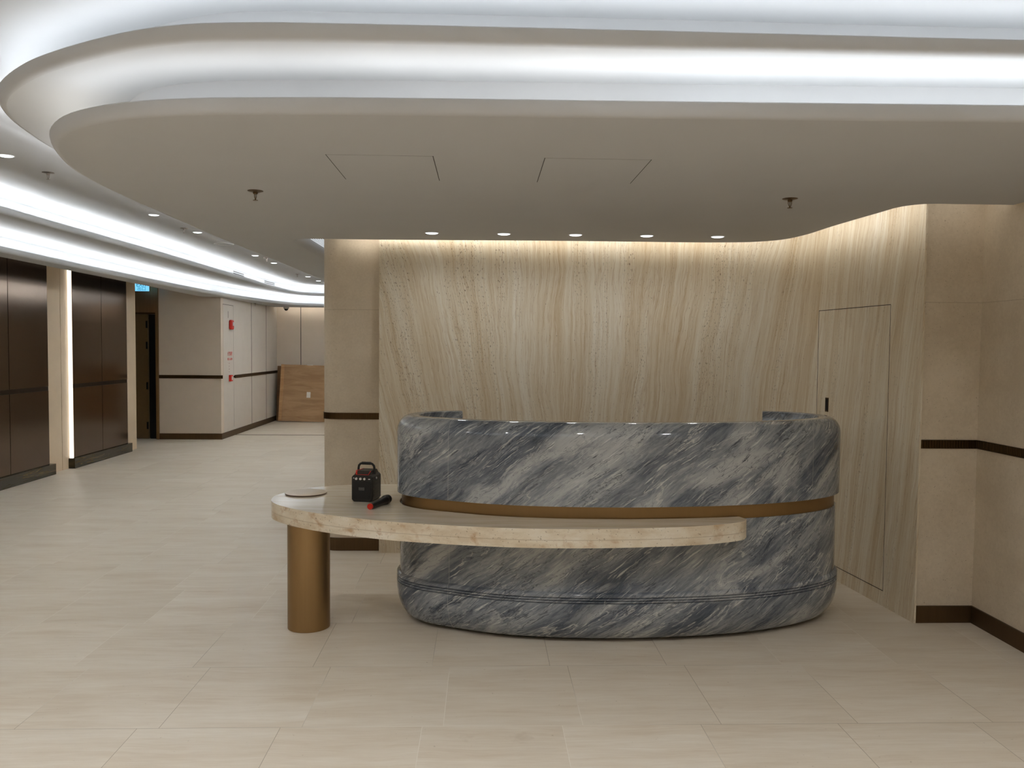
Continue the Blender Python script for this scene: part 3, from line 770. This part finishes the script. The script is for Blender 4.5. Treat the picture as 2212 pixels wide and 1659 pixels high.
# ------------------------------------------------------------------ wall devices
es = empty('exit_sign', (-5.62, 13.95, 2.535)); tag(es, 'glowing blue-green exit sign hanging above the open dark door', 'sign')
M['exitface'] = emitter('exit_sign_face', (0.20, 0.62, 1.0), 1.15); M['exittxt'] = emitter('exit_sign_green', (0.0, 0.22, 0.26), 0.8)
MB().box(-0.115, 0.115, -0.012, 0.012, -0.065, 0.085).build('sign_panel', M['exitface'], es)
MB().box(-0.119, 0.119, -0.014, 0.014, 0.085, 0.10).build('sign_rail', M['white'], es)
for txt, zz, s in (('EXIT', 0.035, 0.085), ('出口', -0.03, 0.072)):
    tx = text_mesh('lettering', txt, s, M['exittxt'], es); tx.rotation_euler = (R(90), 0, 0); tx.location = (0, -0.0128, zz)
for hx in (-0.08, 0.08): MB().box(hx-0.003, hx+0.003, -0.003, 0.003, 0.10, 0.30).build('hanger', M['sprkc'], es)

def on_corr(name, y, z, label, cat):
    t = empty(name, (-4.42, y, z), R(90)); tag(t, label, cat); return t
t = on_corr('alarm_sounder', 14.71, 1.95, 'red rounded fire alarm sounder high on the white panelled wall', 'alarm')
o = MB().box(-0.075, 0.075, -0.055, 0.0, -0.085, 0.085).build('sounder_body', M['red'], t); bevel(o, 0.045, 4)
o = MB().box(-0.02, 0.05, -0.062, -0.05, -0.02, 0.045).build('strobe', M['knob'], t); bevel(o, 0.006, 2)
t = on_corr('fire_call_point', 14.68, 1.02, 'small red fire call point with a white face at rail height', 'alarm')
o = MB().box(-0.055, 0.055, -0.04, 0.0, -0.055, 0.055).build('case', M['red'], t); bevel(o, 0.005, 2)
MB().box(-0.02, 0.035, -0.042, -0.038, -0.03, 0.03).build('face_plate', M['paper'], t)
t = on_corr('fire_notice', 14.69, 1.395, 'red printed fire notice lettering on the white wall above the call point', 'sign')
for txt, zz, s in (('火警鐘掣', 0.045, 0.078), ('FIRE ALARM', -0.045, 0.058)):
    tx = text_mesh('lettering', txt, s, M['red'], t, sx=0.9); tx.rotation_euler = (R(90), 0, 0); tx.location = (0, -0.001, zz)
t = on_corr('small_notice', 14.66, 1.20, 'faint grey lettering notice under the red fire notice', 'sign')
M['faint'] = plain('faint_print', lin(150, 120, 108), 0.7)
for i in range(4):
    MB().box(-0.03, 0.02-0.012*(i % 2), -0.001, 0.0, 0.075-i*0.05, 0.083-i*0.05).build('printed_line', M['faint'], t)
t = on_corr('wall_hatch', 14.61, 1.2, 'flush access door outline around the fire alarm devices', 'hatch')
MB().box(-0.3, 0.3, -0.0012, 0.0, 1.085, 1.093).box(-0.302, -0.299, -0.0008, 0, -0.15, 1.09).box(0.299, 0.302, -0.0008, 0, -1.05, 1.09).build('joint', M['greygap'], t)
MB().box(0.29, 0.35, -0.03, 0.0, -0.175, -0.15).build('latch', M['bronze'], t)
MB().box(-0.01, 0.0, -0.002, 0, 0.86, 0.98).build('keyhole_slot', M['gap'], t)

# ------------------------------------------------------------------ plywood leaning by the far wall
def board(name, x0, x1, y, z1, lean, mat, label, th=0.02, rot=0.0):
    t = empty(name, ((x0+x1)/2, y, 0)); hw = (x1-x0)/2
    o = MB().box(-hw, hw, 0, th, 0.0, z1).build('board', mat, t)
    t.rotation_euler = (-lean, rot, 0)
    tag(t, label, 'plywood', 'plywood boards by the far wall'); return t
b1 = board('plywood_sheet', -4.385, -2.2, 17.78, 1.17, R(7), M['plydark'], 'darker plywood sheet leaning in the corner behind the front board')
b2 = board('plywood_sheet', -4.27, -2.0, 17.50, 1.19, R(9), M['ply'], 'light plywood board with a batten and paper scrap leaning by the far wall', rot=R(1.2))
MB().box(-1.135, -1.07, -0.03, 0.0, 0.0, 1.19).build('batten', M['plyedge'], b2)
MB().box(-0.58, -0.50, -0.003, 0.0, 0.50, 0.62).build('paper_scrap', M['paper'], b2)
MB().box(-0.60, -0.48, -0.004, 0.02, 1.185, 1.198).build('tape', M['paper'], b2)

# ------------------------------------------------------------------ reception desk
desk = empty('reception_desk', (0.83, 4.85, 0.0))
tag(desk, 'curved blue-grey marble reception desk with rounded ends and brass band', 'reception desk')
dpts = [(-0.16, 5.30), (-0.33, 5.25), (-0.455, 5.12), (-0.505, 4.95), (-0.47, 4.77), (-0.36, 4.645), (-0.19, 4.555), (0.06, 4.45), (0.34, 4.39), (0.73, 4.365), (1.0, 4.38), (1.31, 4.42), (1.6, 4.495), (1.86, 4.61), (2.04, 4.745), (2.14, 4.90), (2.165, 5.06), (2.12, 5.23), (2.00, 5.36), (1.84, 5.42)]
dpath = smooth_path(dpts, 0.03)
LD = [0.0]
for i in range(1, len(dpath)): LD.append(LD[-1]+(dpath[i]-dpath[i-1]).length)
def s_at(x, front=True):
    for i in range(1, len(dpath)):
        if dpath[i-1].x <= x <= dpath[i].x and dpath[i].y < 4.9: return LD[i-1]+(x-dpath[i-1].x)/max(1e-6, dpath[i].x-dpath[i-1].x)*(LD[i]-LD[i-1])
seams = [s_at(-0.19), s_at(1.86)]
# add seam samples
np_, nl = [], []
for i, p in enumerate(dpath):
    np_.append(p); nl.append(LD[i])
for s in seams:
    for e in (-0.0007, 0.0007):
        k = next(i for i in range(len(nl)) if nl[i] > s+e); t = (s+e-nl[k-1])/(nl[k]-nl[k-1])
        np_.insert(k, np_[k-1].lerp(np_[k], t)); nl.insert(k, s+e)
dpath = np_
shift = Matrix.Translation(-Vector(desk.location))
TH = 0.13
prof = [(0.0, 0.755), (0.0, 1.105)]
for i in range(1, 11):
    a = R(90)*i/10; prof.append((0.075-0.075*math.cos(a), 1.105+0.095*math.sin(a)))
prof += [(TH-0.01, 1.20), (TH-0.003, 1.197), (TH, 1.19), (TH, 0.755), (0.0, 0.755)]
MB().sweep(dpath, prof, 1, seams=seams, smooth=True).xform(shift).build('upper_marble_shell', [M['marble'], M['seam']], desk, sharp=R(40))
MB().sweep(dpath, [(0.028, 0.676), (0.028, 0.757), (TH-0.01, 0.757), (TH-0.01, 0.676), (0.028, 0.676)], 1, smooth=True, seams=[s_at(0.93)], seam_mi=1).xform(shift).build('brass_band', [M['brass'], M['gap']], desk, sharp=R(40))
prof = [(0.15, 0.012), (0.13, 0.012)]
for i in range(1, 12):
    a = R(90)*(1-i/11.0); prof.append((0.12*(1-math.cos(a)), 0.215-0.203*math.sin(a)))
for z in (0.236, 0.250, 0.264): prof += [(0.0, z-0.0035), (0.010, z), (0.0, z+0.0035)]
prof += [(0.0, 0.280), (0.004, 0.286), (0.018, 0.292), (0.018, 0.677), (TH, 0.677), (TH, 0.012), (0.15, 0.012)]
mb = MB(); mb.sweep(dpath, prof, 1, seams=seams, smooth=True, u0=0.37)
mb.uv = [[(x, y+5.3) for x, y in q] if q else q for q in mb.uv]
mb.xform(shift).build('lower_marble_body', [M['marble'], M['seam']], desk, sharp=R(40))
MB().sweep(dpath, [(0.135, 0.0), (0.135, 0.014), (0.155, 0.014), (0.155, 0.0), (0.135, 0.0)], 1).xform(shift).build('base_plinth', M['gap'], desk)
# staff worktop inside
inn = offset(dpath, TH, 1)
wt = [tuple(p) for p in inn if p.y < 5.05]
MB().prism(wt, 0.715, 0.745).xform(shift).build('inner_worktop', M['plydark'], desk)

# ------------------------------------------------------------------ side table wrapping round the desk
tb = empty('side_table', (-0.985, 4.725, 0.0))
tag(tb, 'cream travertine shelf table wrapping the desk front, on a round brass leg', 'table')
touter = smooth_path([(1.415, 4.385), (1.39, 4.335), (1.30, 4.275), (1.08, 4.20), (0.69, 4.145), (0.32, 4.14), (0.06, 4.17), (-0.34, 4.265), (-0.54, 4.335), (-0.86, 4.50), (-1.10, 4.69), (-1.22, 4.85), (-1.255, 5.0), (-1.23, 5.15), (-1.15, 5.29), (-1.02, 5.40), (-0.85, 5.465), (-0.68, 5.49), (-0.50, 5.49), (-0.30, 5.49)], 0.04)
tin = [p+n*0.0155 for p, n in zip(dpath, normals(dpath, 1))]
inner = [p for p in tin if p.x < 1.41 and (p.x < -0.30 or p.y < 4.9)]
inner = [p for p in inner if not (p.y > 5.28)]
mb = MB(); mb.prism([tuple(p) for p in touter] + [(-0.30, 5.30)] + [tuple(p) for p in inner], 0.592, 0.690, mi=0, mi_top=1, smooth=True)
tbo = mb.xform(Matrix.Translation(-Vector(tb.location))).build('tabletop', [M['tside'], M['ttop']], tb, sharp=R(40)); bevel(tbo, 0.003, 2, 60)
o = MB().lathe([(0.118, 0.001), (0.118, 0.006), (0.118, 0.592)], 64).build('leg', M['brass'], tb)

pl = empty('round_plate', (-1.085, 5.13, 0.690)); tag(pl, 'flat round cream disc with a brown edge lying on the table end', 'plate')
MB().lathe([(0.118, 0.0), (0.125, 0.003), (0.125, 0.008)], 48).build('rim', M['plateedge'], pl)
MB().lathe([(0.125, 0.008), (0.120, 0.0105), (0.0005, 0.0105)], 48).build('disc_top', M['plate'], pl)

# ------------------------------------------------------------------ portable speaker
sp = empty('portable_speaker', (-0.688, 4.93, 0.690), R(-12)); tag(sp, 'small black portable speaker with carry handle and red trim on the table', 'speaker')
W2, D2, H = 0.064, 0.075, 0.158
ch = 0.013
pts = [(-W2+ch, 0.0), (W2-ch, 0.0), (W2, ch), (W2, H-ch), (W2-ch, H), (-W2+ch, H), (-W2, H-ch), (-W2, ch)]
mb = MB(); mb.prism(pts, -D2, D2); mb.xform(Matrix(((1, 0, 0, 0), (0, 0, 1, 0), (0, 1, 0, 0), (0, 0, 0, 1))))
bd = mb.build('body', M['black'], sp); bevel(bd, 0.004, 2)
# sloping top control deck
mb = MB(); k = len(mb.v)
mb.v += [(-0.050, -0.072, H-0.004), (0.050, -0.072, H-0.004), (0.044, -0.045, H+0.020), (-0.044, -0.045, H+0.020), (0.044, 0.06, H+0.020), (-0.044, 0.06, H+0.020), (0.050, 0.072, H-0.004), (-0.050, 0.072, H-0.004)]
for q in ((0, 1, 2, 3), (3, 2, 4, 5), (5, 4, 6, 7), (0, 3, 5, 7), (1, 6, 4, 2), (0, 7, 6, 1)): mb.face([k+i for i in q])
dk = mb.build('control_deck', M['side_black'], sp)
nrmv = Vector((0, -0.024, 0.027)).normalized()
mb = MB()
def deck(x, t): return Vector((x, -0.072+0.027*t, H-0.004+0.024*t)) + nrmv*0.0015
def bar(mb, a, b, r=0.0022): mb.tube([a, b], r, 6)
bar(mb, deck(-0.036, 0.15), deck(0.036, 0.15)); bar(mb, deck(0.036, 0.15), deck(0.043, 1.0)); bar(mb, deck(-0.036, 0.15), deck(-0.043, 1.0), 0.005)
bar(mb, deck(-0.043, 1.0), Vector((-0.030, 0.03, H+0.021)), 0.0025)
mb.build('red_trim', M['red'], sp)
MB().box(-W2+0.012, W2-0.012, -D2-0.0025, -D2+0.001, 0.018, H-0.038).build('front_grille', M['blackgrille'], sp)
for x in (-0.033, -0.008, 0.017):
    MB().lathe([(0.0075, 0.0), (0.0068, 0.009), (0.0, 0.009)], 16, (x, -D2, H-0.022), (0, -1, 0)).build('knob', M['knob'], sp)
MB().lathe([(0.0045, 0.0), (0.0045, 0.0015), (0.0, 0.0015)], 14, (-0.050, -D2-0.0005, H-0.019), (0, -1, 0)).build('socket', M['badge'], sp)
MB().box(0.038, 0.050, -D2-0.0015, -D2, H-0.026, H-0.021).build('switch', M['knob'], sp)
bgd = MB(); z0, z1_, x0, x1 = 0.070, 0.085, -0.018, 0.014
for bx in ((x0, x1, z0, z0+0.0012), (x0, x1, z1_-0.0012, z1_), (x0, x0+0.0012, z0, z1_), (x1-0.0012, x1, z0, z1_)): bgd.box(bx[0], bx[1], -D2-0.0042, -D2-0.0024, bx[2], bx[3])
for k_ in range(6): bgd.box(-0.0145+k_*0.0043, -0.0118+k_*0.0043, -D2-0.0042, -D2-0.0024, 0.0755, 0.0795)
bgo = bgd.build('badge', M['badge'], sp)
hd = [(-0.048, 0, H-0.012), (-0.049, 0, H+0.030), (-0.046, 0, H+0.046), (-0.036, 0, H+0.056), (-0.026, 0, H+0.059), (0.026, 0, H+0.059), (0.036, 0, H+0.056), (0.046, 0, H+0.046), (0.049, 0, H+0.030), (0.050, 0, H-0.012)]
ho = MB().tube(hd, 0.0068, 10).build('handle', M['black'], sp)
MB().tube([(-0.028, 0, H+0.059), (0.028, 0, H+0.059)], 0.0088, 12).build('grip', M['black'], ho)
MB().lathe([(0.007, 0.0), (0.007, 0.004), (0.0045, 0.005), (0.0, 0.003)], 16, (W2, -0.01, H-0.024), (1, 0, 0)).build('handle_pivot', M['knob'], sp)
mb = MB()
for z in (0.03, 0.055, 0.08, 0.105): mb.box(W2, W2+0.0015, -0.055, 0.055, z, z+0.016)
mb.build('side_vent', M['side_black'], sp)

# ------------------------------------------------------------------ microphone
A = Vector((-0.628, 4.625, 0.690)); B = Vector((-0.556, 4.80, 0.690)); ax = (B-A).normalized()
L_ = 0.235; A3 = Vector((A.x, A.y, 0.690+0.0165)); dirv = Vector((ax.x, ax.y, 0.045)).normalized()
mic = empty('microphone', (A.x, A.y, 0.690)); tag(mic, 'black handheld microphone with red end cap lying in front of the speaker', 'microphone')
c = (0, 0, 0.0165)
MB().lathe([(0.0165, 0.010), (0.0175, 0.08), (0.0195, 0.13), (0.0245, 0.165), (0.0265, 0.175)], 24, c, dirv).build('body', M['black'], mic)
MB().lathe([(0.0155, 0.0), (0.0168, 0.002), (0.0168, 0.012)], 24, c, dirv).build('end_cap', M['red'], mic)
MB().lathe([(0.0270, 0.173), (0.0275, 0.179), (0.0270, 0.184)], 24, c, dirv).build('collar', M['side_black'], mic)
MB().lathe([(0.0262, 0.182), (0.0265, 0.200), (0.0235, 0.215), (0.016, 0.226), (0.0005, 0.231)], 24, c, dirv).build('grille_head', M['blackgrille'], mic)
